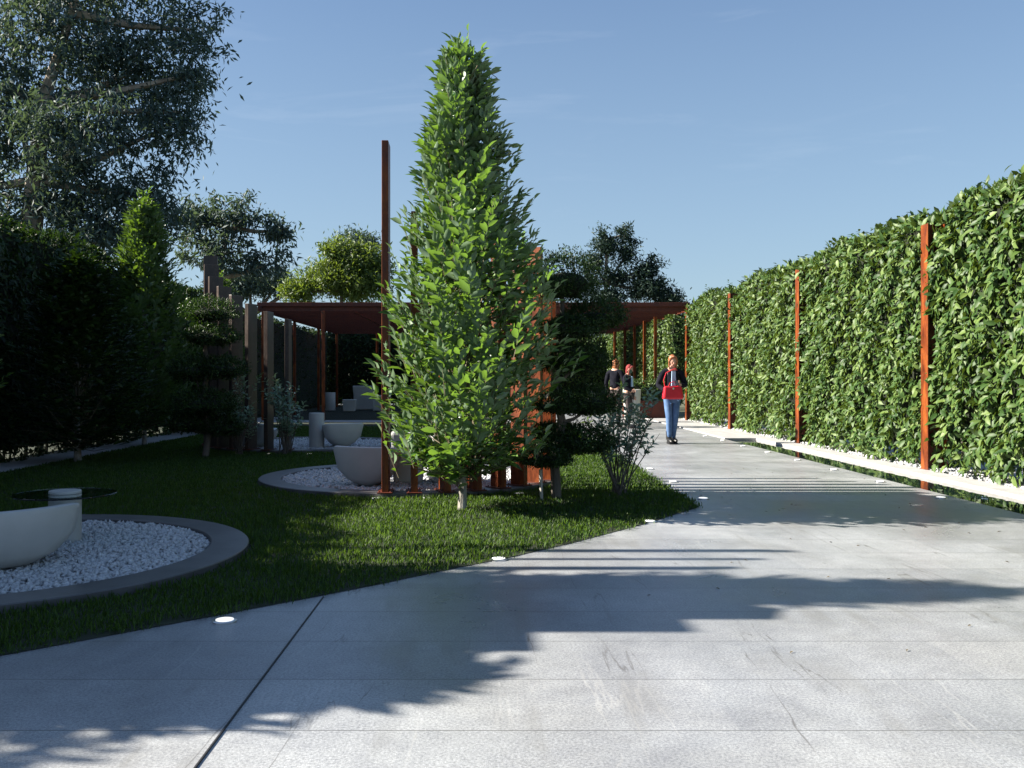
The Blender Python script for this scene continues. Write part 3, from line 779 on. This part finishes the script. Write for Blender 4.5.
def q(px, py, rx, ry, dy=0, ry_=None):
    Y = BY + dy; s = Y / F; p = ppt(px, py, Y, BX, BY)
    return ((p[0], dy, p[2]), (rx * s * 1.14, (ry_ or rx * .85) * s * 1.14, ry * s * 1.12))
niwaki('dark cloud pruned tree with rounded foliage pads right of the rust fins', (BX, BY, 0),
       [q(565, 283, 29, 27), q(594, 318, 27, 16, .15), q(572, 330, 24, 12, -.1), q(573, 362, 31, 16, .05), q(585, 404, 28, 16, .1), q(557, 405, 20, 12, -.12), q(575, 443, 32, 16, .1), q(546, 459, 22, 12, -.15), q(553, 434, 20, 10, .2)],
       [(0, 0, -.02), (-.02, 0, .4), (.06, .02, .8), (-.03, 0, 1.2), (.05, 0, 1.7), (.06, 0, 2.2)], leaf=7000)
b = MB(); b.tube([(BX - .16, BY - .05, 0), (BX - .17, BY - .05, .32)], .018, 8); tag(b.build('support_stake', M['pale_bark']), 'short pale stake standing beside the trunk of the cloud pruned tree', 'stake')
BX, BY = -4.45, 14.6
niwaki('shaded cloud pruned tree with sunlit tops before the left fins', (BX, BY, 0),
       [q(209, 313, 22, 13), q(211, 337, 24, 12, -.1), q(196, 372, 24, 14, .1), q(222, 370, 20, 12), q(205, 405, 26, 14, -.1), q(188, 425, 18, 10), q(220, 428, 20, 11, .1)],
       [(0, 0, -.02), (.05, 0, .4), (-.05, .02, .9), (.04, 0, 1.4), (-.02, 0, 1.9), (0, 0, 2.2)], leaf=2200, ls=.045)

# ---------------------------------------------------------------- glaucous shrubs
def shrub(label, loc, h, w, stems, nl, seed, group='blue green shrubs', ls=.075):
    r_ = np.random.default_rng(seed)
    e = empty('shrub', loc, label=label, cat='shrub', group=group)
    sb = MB(); P = []; D = []; N = []
    for i in range(stems):
        a = r_.random() * 6.283; lean = w * (.15 + .85 * r_.random() ** .7); hh = h * (.55 + .45 * r_.random()) * (1 - .25 * (lean / w) ** 2)
        p0 = np.array([r_.normal(0, .04), r_.normal(0, .04), 0]); p2 = np.array([math.cos(a) * lean, math.sin(a) * lean, hh]); p1 = p0 * .4 + p2 * .6 * np.array([.75, .75, .8])
        pts = [tuple((1 - t) ** 2 * p0 + 2 * t * (1 - t) * p1 + t * t * p2) for t in np.linspace(0, 1, 7)]
        sb.tube(pts, [.010, .009, .008, .006, .005, .003, .002], 5, cap=False)
        for s_ in range(4):
            t0 = .35 + .6 * r_.random(); b0 = (1 - t0) ** 2 * p0 + 2 * t0 * (1 - t0) * p1 + t0 * t0 * p2
            aa = r_.random() * 6.28; dd = np.array([math.cos(aa) * .6, math.sin(aa) * .6, .9]); dd /= np.linalg.norm(dd); sl = .14 + .16 * r_.random()
            sb.tube([tuple(b0), tuple(b0 + dd * sl)], [.003, .0015], 3, cap=False)
            for k in range(nl):
                t = (k + 1) / nl; ang = k * 2.4
                ax1 = np.cross(dd, [0, 0, 1.0]); ax1 /= np.linalg.norm(ax1) + 1e-9; ax2 = np.cross(ax1, dd)
                o = ax1 * math.cos(ang) + ax2 * math.sin(ang)
                P.append(b0 + dd * sl * t); D.append(dd * .7 + o + r_.normal(0, .1, 3)); N.append(dd - o * .5 + r_.normal(0, .2, 3))
    sb.build('stems', M['bark'], e)
    n = len(P); L = ls * (.6 + .6 * r_.random(n))
    leaves('foliage', np.array(P), np.array(D), np.array(N), L, L * .40, M['lf_glauc'], e, droop=.2, fold=.2)
    return e
shrub('loose blue green shrub on the lawn right of the cloud pruned tree', (1.42, 9.95, 0), 1.30, .48, 19, 10, 3, ls=.085)
shrub('left blue green shrub of the pair below the left fins', (-4.05, 15.1, 0), 1.28, .42, 18, 9, 4, ls=.09)
shrub('right blue green shrub of the pair below the left fins', (-3.3, 15.1, 0), 1.32, .42, 18, 9, 5, ls=.09)
if 0: shrub('bushy shrub standing at the far end of the lawn beside the two people', (2.0, 18.5, 0), 1.25, .8, 26, 9, 6, ls=.11)

# ---------------------------------------------------------------- background trees
def big_tree(name, label, base, trunk, tr, blobs, n_clu, per, ls, m, bark, spread=.5, group=None, droop=0.0, seed=1, shell=.5, aspect=.3):
    r_ = np.random.default_rng(seed)
    e = empty(name, base, label=label, cat='tree', group=group)
    tb = MB(); tb.tube(trunk, tr, 10); tv = [Vector(p) for p in trunk]
    C = []; w = np.array([b[1][0] * b[1][1] * b[1][2] for b in blobs]) ** .75; w /= w.sum()
    for i in range(n_clu):
        c, r = blobs[r_.choice(len(blobs), p=w)]
        u = r_.normal(size=3); u /= np.linalg.norm(u); q_ = r_.random() ** shell
        C.append(np.array(c) + u * q_ * np.array(r))
    for k, (c, r) in enumerate(blobs):
        cv = Vector(c); b0 = min(tv, key=lambda p: (p - cv).length + max(0, p.z - cv.z) * 2)
        tb.tube([b0, (b0 + cv) / 2 + Vector((0, 0, -.1 * r[2])), cv], [tr[-1] * 1.6, tr[-1] * 1.2, tr[-1] * .5], 6)
        for _ in range(9):
            t = C[r_.integers(len(C))]
            if np.linalg.norm(t - np.array(c)) < max(r) * 1.1:
                tb.tube([cv, (cv + Vector(t)) / 2 + Vector((0, 0, .1)), Vector(t)], [tr[-1] * .5, tr[-1] * .35, tr[-1] * .12], 4, cap=False)
    tb.build('trunk', M[bark], e)
    C = np.array(C); n = n_clu * per
    s = spread * (.5 + r_.random((n_clu, 1, 1)))
    P = (C[:, None] + r_.normal(size=(n_clu, per, 3)) * s * np.array([1, 1, .7])).reshape(-1, 3)
    D = r_.normal(size=(n, 3)); D[:, 2] -= droop; N = unit(r_.normal(size=(n, 3)) + np.array([0, 0, .6]))
    L = ls * (.6 + .7 * r_.random(n))
    leaves('crown', P, D, N, L, L * aspect, M[m], e, simple=True, fold=.1, droop=.2)
    return e
def bt(px, py, Y, bx):   # local coords
    return ((px - VX) * Y / F - bx, 0, CH - (py - HY) * Y / F)
# big gum tree, upper left
Y = 36; BX = (20 - VX) * Y / F
def B(px, py, rx, ry, dy=0):
    p = bt(px, py, Y, BX); s = Y / F
    return ((p[0], dy, p[2]), (rx * s, rx * s * .8, ry * s))
big_tree('gum_tree', 'huge dark blue green gum tree towering over the left hedge', (BX, Y, 0),
         [(0, 0, 0), (.3, 0, 5), (.6, 0, 9), (.9, 0, 12), (2.0, 0, 15.5)], [.55, .45, .36, .25, .12],
         [B(60, 40, 75, 60), B(130, 60, 70, 55, 1), B(190, 30, 42, 40), B(20, 120, 70, 55), B(100, 140, 75, 50, -1), B(160, 130, 45, 40), B(60, 200, 80, 40), B(130, 215, 50, 30, 1), B(-40, 60, 60, 70), B(-30, 180, 60, 60), B(80, -40, 110, 60), B(190, 75, 25, 30), B(180, 112, 30, 30), B(150, 195, 38, 36), B(105, 235, 60, 20)],
         1450, 34, .29, 'lf_euc', 'euc_bark', .30, droop=.7, seed=3, shell=.45)
Y = 44; BX = (215 - VX) * Y / F
big_tree('gum_tree', 'smaller airy gum tree beyond the left fins, below the huge one', (BX, Y, 0),
         [(0, 0, 0), (.2, 0, 3), (.1, 0, 6), (.6, 0, 8.5)], [.25, .2, .15, .08],
         [B(195, 215, 26, 30), B(240, 215, 32, 24), B(278, 232, 24, 20), B(215, 255, 40, 26), B(265, 265, 26, 20)],
         230, 26, .32, 'lf_euc', 'euc_bark', .24, droop=.8, seed=4, shell=.6)
Y = 70; BX = (340 - VX) * Y / F
gy = 'trees beyond the pergola'
big_tree('leafy_tree', 'yellow green sunlit tree above the pergola left of the young tree', (BX, Y, 0),
         [(0, 0, 0), (.2, 0, 4), (.1, 0, 8)], [.35, .25, .12],
         [B(345, 258, 24, 22), B(370, 262, 22, 22, 1), B(325, 280, 26, 16), B(360, 285, 30, 16), B(300, 290, 22, 12)],
         240, 80, .38, 'lf_yellow', 'bark', .40, group=gy, seed=5)
Y = 85; BX = (250 - VX) * Y / F
big_tree('leafy_tree', 'grey green tree in the gap between the left fins and the pergola', (BX, Y, 0),
         [(0, 0, 0), (.2, 0, 4), (.1, 0, 7)], [.35, .25, .12],
         [B(250, 285, 26, 14), B(280, 283, 18, 12), B(225, 290, 20, 14), B(355, 245, 22, 12)],
         170, 70, .42, 'lf_euc', 'bark', .45, group=gy, seed=6)
Y = 75; BX = (607 - VX) * Y / F
big_tree('pine_tree', 'dark airy pine tree above the right half of the pergola', (BX, Y, 0),
         [(0, 0, 0), (.1, 0, 5), (-.1, 0, 9), (0, 0, 12.5)], [.3, .22, .16, .08],
         [B(607, 245, 14, 16), B(594, 262, 12, 9), B(628, 252, 12, 14), B(590, 282, 13, 10), B(617, 278, 16, 11), B(640, 275, 18, 13), B(653, 265, 12, 9), B(650, 290, 26, 12), B(612, 298, 26, 12), B(668, 300, 18, 10), B(625, 233, 8, 8), B(604, 232, 9, 7)],
         260, 60, .34, 'lf_pine', 'bark', .30, group=gy, seed=7, shell=.8)

# ---------------------------------------------------------------- people
def skin_mesh(name, verts, edges, radii, m, parent, sub=2, root=0):
    me = bpy.data.meshes.new(name); me.from_pydata(verts, edges, []); 
    o = bpy.data.objects.new(name, me); COL.objects.link(o)
    sk = o.modifiers.new('skin', 'SKIN'); sk.use_smooth_shade = True
    ss = o.modifiers.new('sub', 'SUBSURF'); ss.levels = sub; ss.render_levels = sub
    for i, r in enumerate(radii):
        d = me.skin_vertices[0].data[i]
        d.radius = (r, r) if not hasattr(r, '__len__') else r
        d.use_root = (i == root)
    dg = bpy.context.evaluated_depsgraph_get(); dg.update()
    ev = o.evaluated_get(dg); nm = bpy.data.meshes.new_from_object(ev)
    COL.objects.unlink(o); bpy.data.objects.remove(o)
    nm.materials.clear(); nm.materials.append(m)
    nm.polygons.foreach_set('use_smooth', [True] * len(nm.polygons))
    r = bpy.data.objects.new(name, nm); COL.objects.link(r)
    if parent: r.parent = parent
    return r
def person(loc, rz, label, H=1.70, mats=None, pose='phone', hair='hair', detail=True):
    mt = dict(top='jacket', legs='denim', boots='boot', shirt='shirt'); mt.update(mats or {})
    e = empty('person', loc, rz, label=label, cat='person')
    k = H / 1.70
    J = dict(pel=(0, 0, .93), wst=(0, 0, 1.08), che=(0, .01, 1.27), nck=(0, .015, 1.42), neck2=(0, .0, 1.49), head=(0, -.03, 1.56),
             sL=(.17, .01, 1.375), sR=(-.17, .01, 1.375), hL=(.09, 0, .88), hR=(-.09, 0, .88))
    if pose == 'phone':
        J.update(eL=(.265, -.03, 1.12), wL=(.10, -.22, 1.14), pL=(.055, -.255, 1.155), eR=(-.28, .02, 1.13), wR=(-.155, -.16, 1.02), pR=(-.10, -.21, 1.04),
                 kL=(.05, -.05, .49), aL=(.035, .06, .09), fL=(.045, -.02, .04), tL=(.055, -.11, .03), kR=(-.075, -.07, .49), aR=(-.07, -.05, .09), fR=(-.075, -.13, .04), tR=(-.085, -.22, .03))
    else:
        J.update(eL=(.24, .0, 1.11), wL=(.23, -.08, .87), pL=(.225, -.10, .80), eR=(-.25, .0, 1.12), wR=(-.2, -.18, 1.0), pR=(-.17, -.23, 1.0),
                 kL=(.10, -.03, .49), aL=(.10, .02, .09), fL=(.10, -.06, .04), tL=(.11, -.15, .03), kR=(-.09, -.06, .49), aR=(-.09, .0, .09), fR=(-.09, -.08, .04), tR=(-.10, -.17, .03))
    order = list(J); ix = {n: i for i, n in enumerate(order)}
    V = [tuple(c * k for c in J[n]) for n in order]
    E = [('pel', 'wst'), ('wst', 'che'), ('che', 'nck'), ('nck', 'neck2'), ('nck', 'sL'), ('nck', 'sR'), ('sL', 'eL'), ('eL', 'wL'), ('wL', 'pL'), ('sR', 'eR'), ('eR', 'wR'), ('wR', 'pR'),
         ('pel', 'hL'), ('pel', 'hR'), ('hL', 'kL'), ('kL', 'aL'), ('aL', 'fL'), ('fL', 'tL'), ('hR', 'kR'), ('kR', 'aR'), ('aR', 'fR'), ('fR', 'tR'), ('neck2', 'head')]
    rad = dict(pel=(.13, .095), wst=(.115, .085), che=(.135, .095), nck=.06, neck2=.05, head=.06, sL=.055, sR=.055, eL=.038, eR=.038, wL=.026, wR=.026, pL=.030, pR=.030,
               hL=.085, hR=.085, kL=.055, kR=.055, aL=.036, aR=.036, fL=.035, fR=.035, tL=.026, tR=.026)
    def sub_(names, edges, add, m, nm, sub=2, root=None):
        i2 = {n: i for i, n in enumerate(names)}
        rr = []
        for n in names:
            r = rad[n]; a = add.get(n, add.get('*', 0))
            rr.append(tuple((x + a) * k for x in r) if hasattr(r, '__len__') else (r + a) * k)
        return skin_mesh(nm, [tuple(c * k for c in J[n]) for n in names], [(i2[a], i2[b_]) for a, b_ in edges], rr, M[m], e, sub, i2[root or names[0]])
    body = sub_(order, E, {}, 'skin', 'body', root='pel')
    # head and face joined into the body mesh
    hb = MB(); tilt = Matrix.Rotation(R(20), 3, 'X')
    hc = Vector((0, -.045, 1.595)) * k
    hb.ellip(hc, (.072 * k, .088 * k, .112 * k), 18, 14, tilt)
    hb.ellip(hc + tilt @ Vector((0, -.05, -.055)) * k, (.045 * k, .04 * k, .05 * k), 12, 8, tilt)   # jaw
    hb.ellip(hc + tilt @ Vector((0, -.092, -.012)) * k, (.011 * k, .017 * k, .022 * k), 8, 6, tilt)  # nose
    for s in (-1, 1): hb.ellip(hc + tilt @ Vector((s * .072, .0, -.005)) * k, (.01 * k, .018 * k, .028 * k), 8, 6, tilt)
    # fingers: four and a thumb on each hand
    for s, w, p in ((1, 'wL', 'pL'), (-1, 'wR', 'pR')):
        wv = Vector(J[w]); pv = Vector(J[p]); d = (pv - wv).normalized(); sx = d.cross(Vector((0, 0, 1))).normalized(); up = sx.cross(d)
        for q_ in range(4):
            l = (.070, .078, .074, .058)[q_]; o = up * (.026 - q_ * .017)
            a0 = pv + o - d * .01; a1 = a0 + d * (l * .45) ; a2 = a1 + (d * .6 - sx * s * .8).normalized() * l * .35; a3 = a2 + (d * .1 - sx * s).normalized() * l * .25
            hb.tube([a0 * k, a1 * k, a2 * k, a3 * k], [.009 * k, .0085 * k, .0075 * k, .005 * k], 6)
        t0 = wv + (pv - wv) * .4 + up * .02; hb.tube([t0 * k, (t0 + up * .03 + d * .02) * k, (t0 + up * .04 + d * .05 - sx * s * .01) * k], [.011 * k, .010 * k, .007 * k], 6)
    ho = hb.build('tmp', M['skin'])
    bm = bmesh.new(); bm.from_mesh(body.data); bm.from_mesh(ho.data); bm.to_mesh(body.data); bm.free()
    body.data.polygons.foreach_set('use_smooth', [True] * len(body.data.polygons))
    bpy.data.objects.remove(ho)
    eb = MB()
    for s in (-1, 1): eb.ellip(hc + tilt @ Vector((s * .028, -.077, .006)) * k, (.012 * k, .008 * k, .006 * k), 8, 6, tilt)
    eb.build('eyes', M['boot'], e)
    mb = MB(); mb.ellip(hc + tilt @ Vector((0, -.086, -.058)) * k, (.02 * k, .008 * k, .006 * k), 8, 6, tilt); mb.build('mouth', M['plum'], e)
    # clothes
    sub_(['pel', 'wst', 'che', 'nck', 'sL', 'eL', 'wL', 'sR', 'eR', 'wR'], [('pel', 'wst'), ('wst', 'che'), ('che', 'nck'), ('nck', 'sL'), ('sL', 'eL'), ('eL', 'wL'), ('nck', 'sR'), ('sR', 'eR'), ('eR', 'wR')],
         {'*': .018, 'nck': .006, 'pel': .03, 'wL': .014, 'wR': .014}, mt['top'], 'jacket')
    sb = MB(); sb.add([Vector(p) * k for p in ((-.035, -.128, 1.40), (.035, -.128, 1.40), (.045, -.135, 1.12), (-.045, -.135, 1.12), (-.035, -.10, 1.40), (.035, -.10, 1.40), (.045, -.10, 1.12), (-.045, -.10, 1.12))],
                      [(0, 3, 2, 1), (4, 5, 6, 7), (0, 1, 5, 4), (1, 2, 6, 5), (2, 3, 7, 6), (3, 0, 4, 7)]); sb.build('shirt_front', M[mt['shirt']], e)
    sub_(['pel', 'hL', 'kL', 'aL', 'hR', 'kR', 'aR'], [('pel', 'hL'), ('hL', 'kL'), ('kL', 'aL'), ('pel', 'hR'), ('hR', 'kR'), ('kR', 'aR')], {'*': .012, 'pel': .012, 'hL': .008, 'hR': .008, 'aL': .014, 'aR': .014}, mt['legs'], 'jeans')
    for s in 'LR':
        b = MB(); a = Vector(J['a' + s]) + Vector((0, 0, .02)); f_ = Vector(J['f' + s]); t_ = Vector(J['t' + s])
        b.tube([(a + Vector((0, .01, .13))) * k, (a + Vector((0, .01, .06))) * k, (a + Vector((0, .01, -.03))) * k], [.060 * k, .056 * k, .056 * k], 14)
        b.ellip(((a + t_) / 2 + Vector((0, 0, -.012))) * k, (.052 * k, .135 * k, .050 * k), 14, 8)
        b.box(((a.x + t_.x) / 2 * k, ((a.y + t_.y) / 2) * k, .012 * k), (.075 * k, .235 * k, .024 * k), bev=.008)
        b.box((a.x * k, (a.y + .045) * k, .025 * k), (.06 * k, .055 * k, .05 * k), bev=.006)
        b.build('boot', M[mt['boots']], e)
    hr = MB()
    hr.ellip(hc + tilt @ Vector((0, .028, .022)) * k, (.080 * k, .084 * k, .102 * k), 18, 12, tilt)
    hr.ellip(hc + Vector((0, .06, -.06)) * k, (.07 * k, .05 * k, .11 * k), 14, 10)
    for s in (-1, 1): hr.tube([hc + tilt @ Vector((s * .05, -.045, .08)) * k, hc + tilt @ Vector((s * .077, -.035, .01)) * k, hc + Vector((s * .07, -.01, -.10)) * k, hc + Vector((s * .06, .01, -.16)) * k], [.018 * k, .014 * k, .014 * k, .008 * k], 8)
    hr.tube([hc + tilt @ Vector((-.05, -.05, .085)) * k, hc + tilt @ Vector((0, -.06, .1)) * k, hc + tilt @ Vector((.05, -.05, .085)) * k], .02 * k, 8)
    hr.build('hair', M[hair], e)
    return e
WX, WY = (672 - VX) * 17.9 / F, 17.9
person((WX, WY, 0), R(4), 'woman in dark jacket, jeans and black boots walking on the path, looking down')
hb_ = empty('handbag', (WX - .04, WY - .27, .87), R(4), label='bright red handbag hanging at the waist of the woman', cat='handbag')
b = MB(); b.box((0, 0, .12), (.36, .13, .25), bev=.03); o = b.build('bag_body', M['red'], hb_)
bm = bmesh.new(); bm.from_mesh(o.data)
for v in bm.verts: v.co.x *= 1.12 - .9 * max(0, v.co.z - .0) * .9; v.co.y *= 1.1 - 1.6 * max(0, v.co.z)
bm.to_mesh(o.data); bm.free()
b = MB(); b.tube([(-.15, 0, .22), (-.17, .02, .36), (-.10, .10, .5), (-.02, .07, .54), (.08, .10, .58), (.14, .2, .55)], .009, 6); b.build('strap', M['red'], hb_)
b = MB(); b.tube([(-.09, -.03, .23), (-.07, -.04, .30), (0, -.04, .33), (.07, -.04, .30), (.09, -.03, .23)], .007, 6); b.build('handle', M['red'], hb_)
b = MB(); b.box((0, -.052, .20), (.03, .006, .035), bev=.002); b.build('clasp', M['steel'], hb_)
b = MB(); b.box((0, 0, 0), (.07, .14, .010), bev=.003); o = b.build('mobile_phone', M['phone']); o.location = (WX + .03, WY - .31, 1.175); o.rotation_euler = (R(40), 0, 0); tag(o, 'small dark phone held in the hand of the woman', 'phone')
person(((615 - VX) * 24 / F, 24, 0), R(150), 'far person in dark coat with auburn hair, left of the person in red hat', H=1.75, pose='stand', mats=dict(top='jacket', legs='brownc'))
person(((628 - VX) * 23.5 / F, 23.5, 0), R(60), 'far person with red hat and dark coat beyond the blue green shrub', H=1.6, pose='stand', mats=dict(top='jacket', legs='brownc'), hair='redhat')

# ---------------------------------------------------------------- sky, sun, camera
SUN_EL = 31; SLOPE = .0
w = bpy.data.worlds.new('World'); sc.world = w; w.use_nodes = True
nt = w.node_tree; bg = nt.nodes['Background']
sky = nt.nodes.new('ShaderNodeTexSky'); sky.sky_type = 'NISHITA'; sky.sun_disc = False
az = math.atan2(-1, -SLOPE)      # azimuth of the sun measured from +Y towards +X
sky.sun_elevation = R(SUN_EL); sky.sun_rotation = az
sky.altitude = 0; sky.air_density = 1.0; sky.dust_density = .6; sky.ozone_density = 2.5
# thin high cloud wisps
tc = nt.nodes.new('ShaderNodeTexCoord'); mp = nt.nodes.new('ShaderNodeMapping'); mp.inputs['Scale'].default_value = (2.2, 2.2, 13)
nt.links.new(tc.outputs['Generated'], mp.inputs['Vector'])
n = noise(nt, 1.6, 6, .6, mp.outputs['Vector'], .7)
rc = ramp(nt, n.outputs['Fac'], [(.56, (0, 0, 0)), (.80, (.10, .10, .10))])
res = mix(nt, rc.outputs['Color'], sky.outputs['Color'], (11, 11.1, 11.5))
res = mix(nt, .33, res, (1.75, 2.95, 5.2))
sx = nt.nodes.new('ShaderNodeSeparateXYZ'); nt.links.new(tc.outputs['Generated'], sx.inputs[0])
rg = ramp(nt, sx.outputs['Z'], [(0.0, (.75,) * 3), (.12, (.42,) * 3), (.42, (0, 0, 0))])
res = mix(nt, rg.outputs['Color'], res, (3.3, 4.6, 5.4))
nt.links.new(res, bg.inputs['Color'])
bg.inputs['Strength'].default_value = .043
sl = bpy.data.lights.new('sun', 'SUN'); sl.energy = 5.0; sl.angle = R(.53); sl.color = (1, .925, .80)
so = bpy.data.objects.new('sun', sl); COL.objects.link(so)
d = -Vector((math.sin(az) * math.cos(R(SUN_EL)), math.cos(az) * math.cos(R(SUN_EL)), math.sin(R(SUN_EL))))
so.rotation_euler = d.to_track_quat('-Z', 'Y').to_euler(); so.location = (-20, 0, 20)

cam = bpy.data.cameras.new('camera'); co = bpy.data.objects.new('camera', cam); COL.objects.link(co)
co.location = (0, 0, CH); co.rotation_euler = (R(90), 0, 0)
cam.sensor_width = 36; cam.lens = F * 36 / 1024; cam.shift_x = (512 - VX) / 1024; cam.shift_y = (HY - 384) / 1024
cam.clip_end = 3000; cam.clip_start = .05
sc.camera = co
sc.view_settings.view_transform = 'Standard'; sc.view_settings.look = 'None'; sc.view_settings.exposure = 1.72; sc.view_settings.gamma = 1
sc.cycles.max_bounces = 6; sc.cycles.transparent_max_bounces = 8
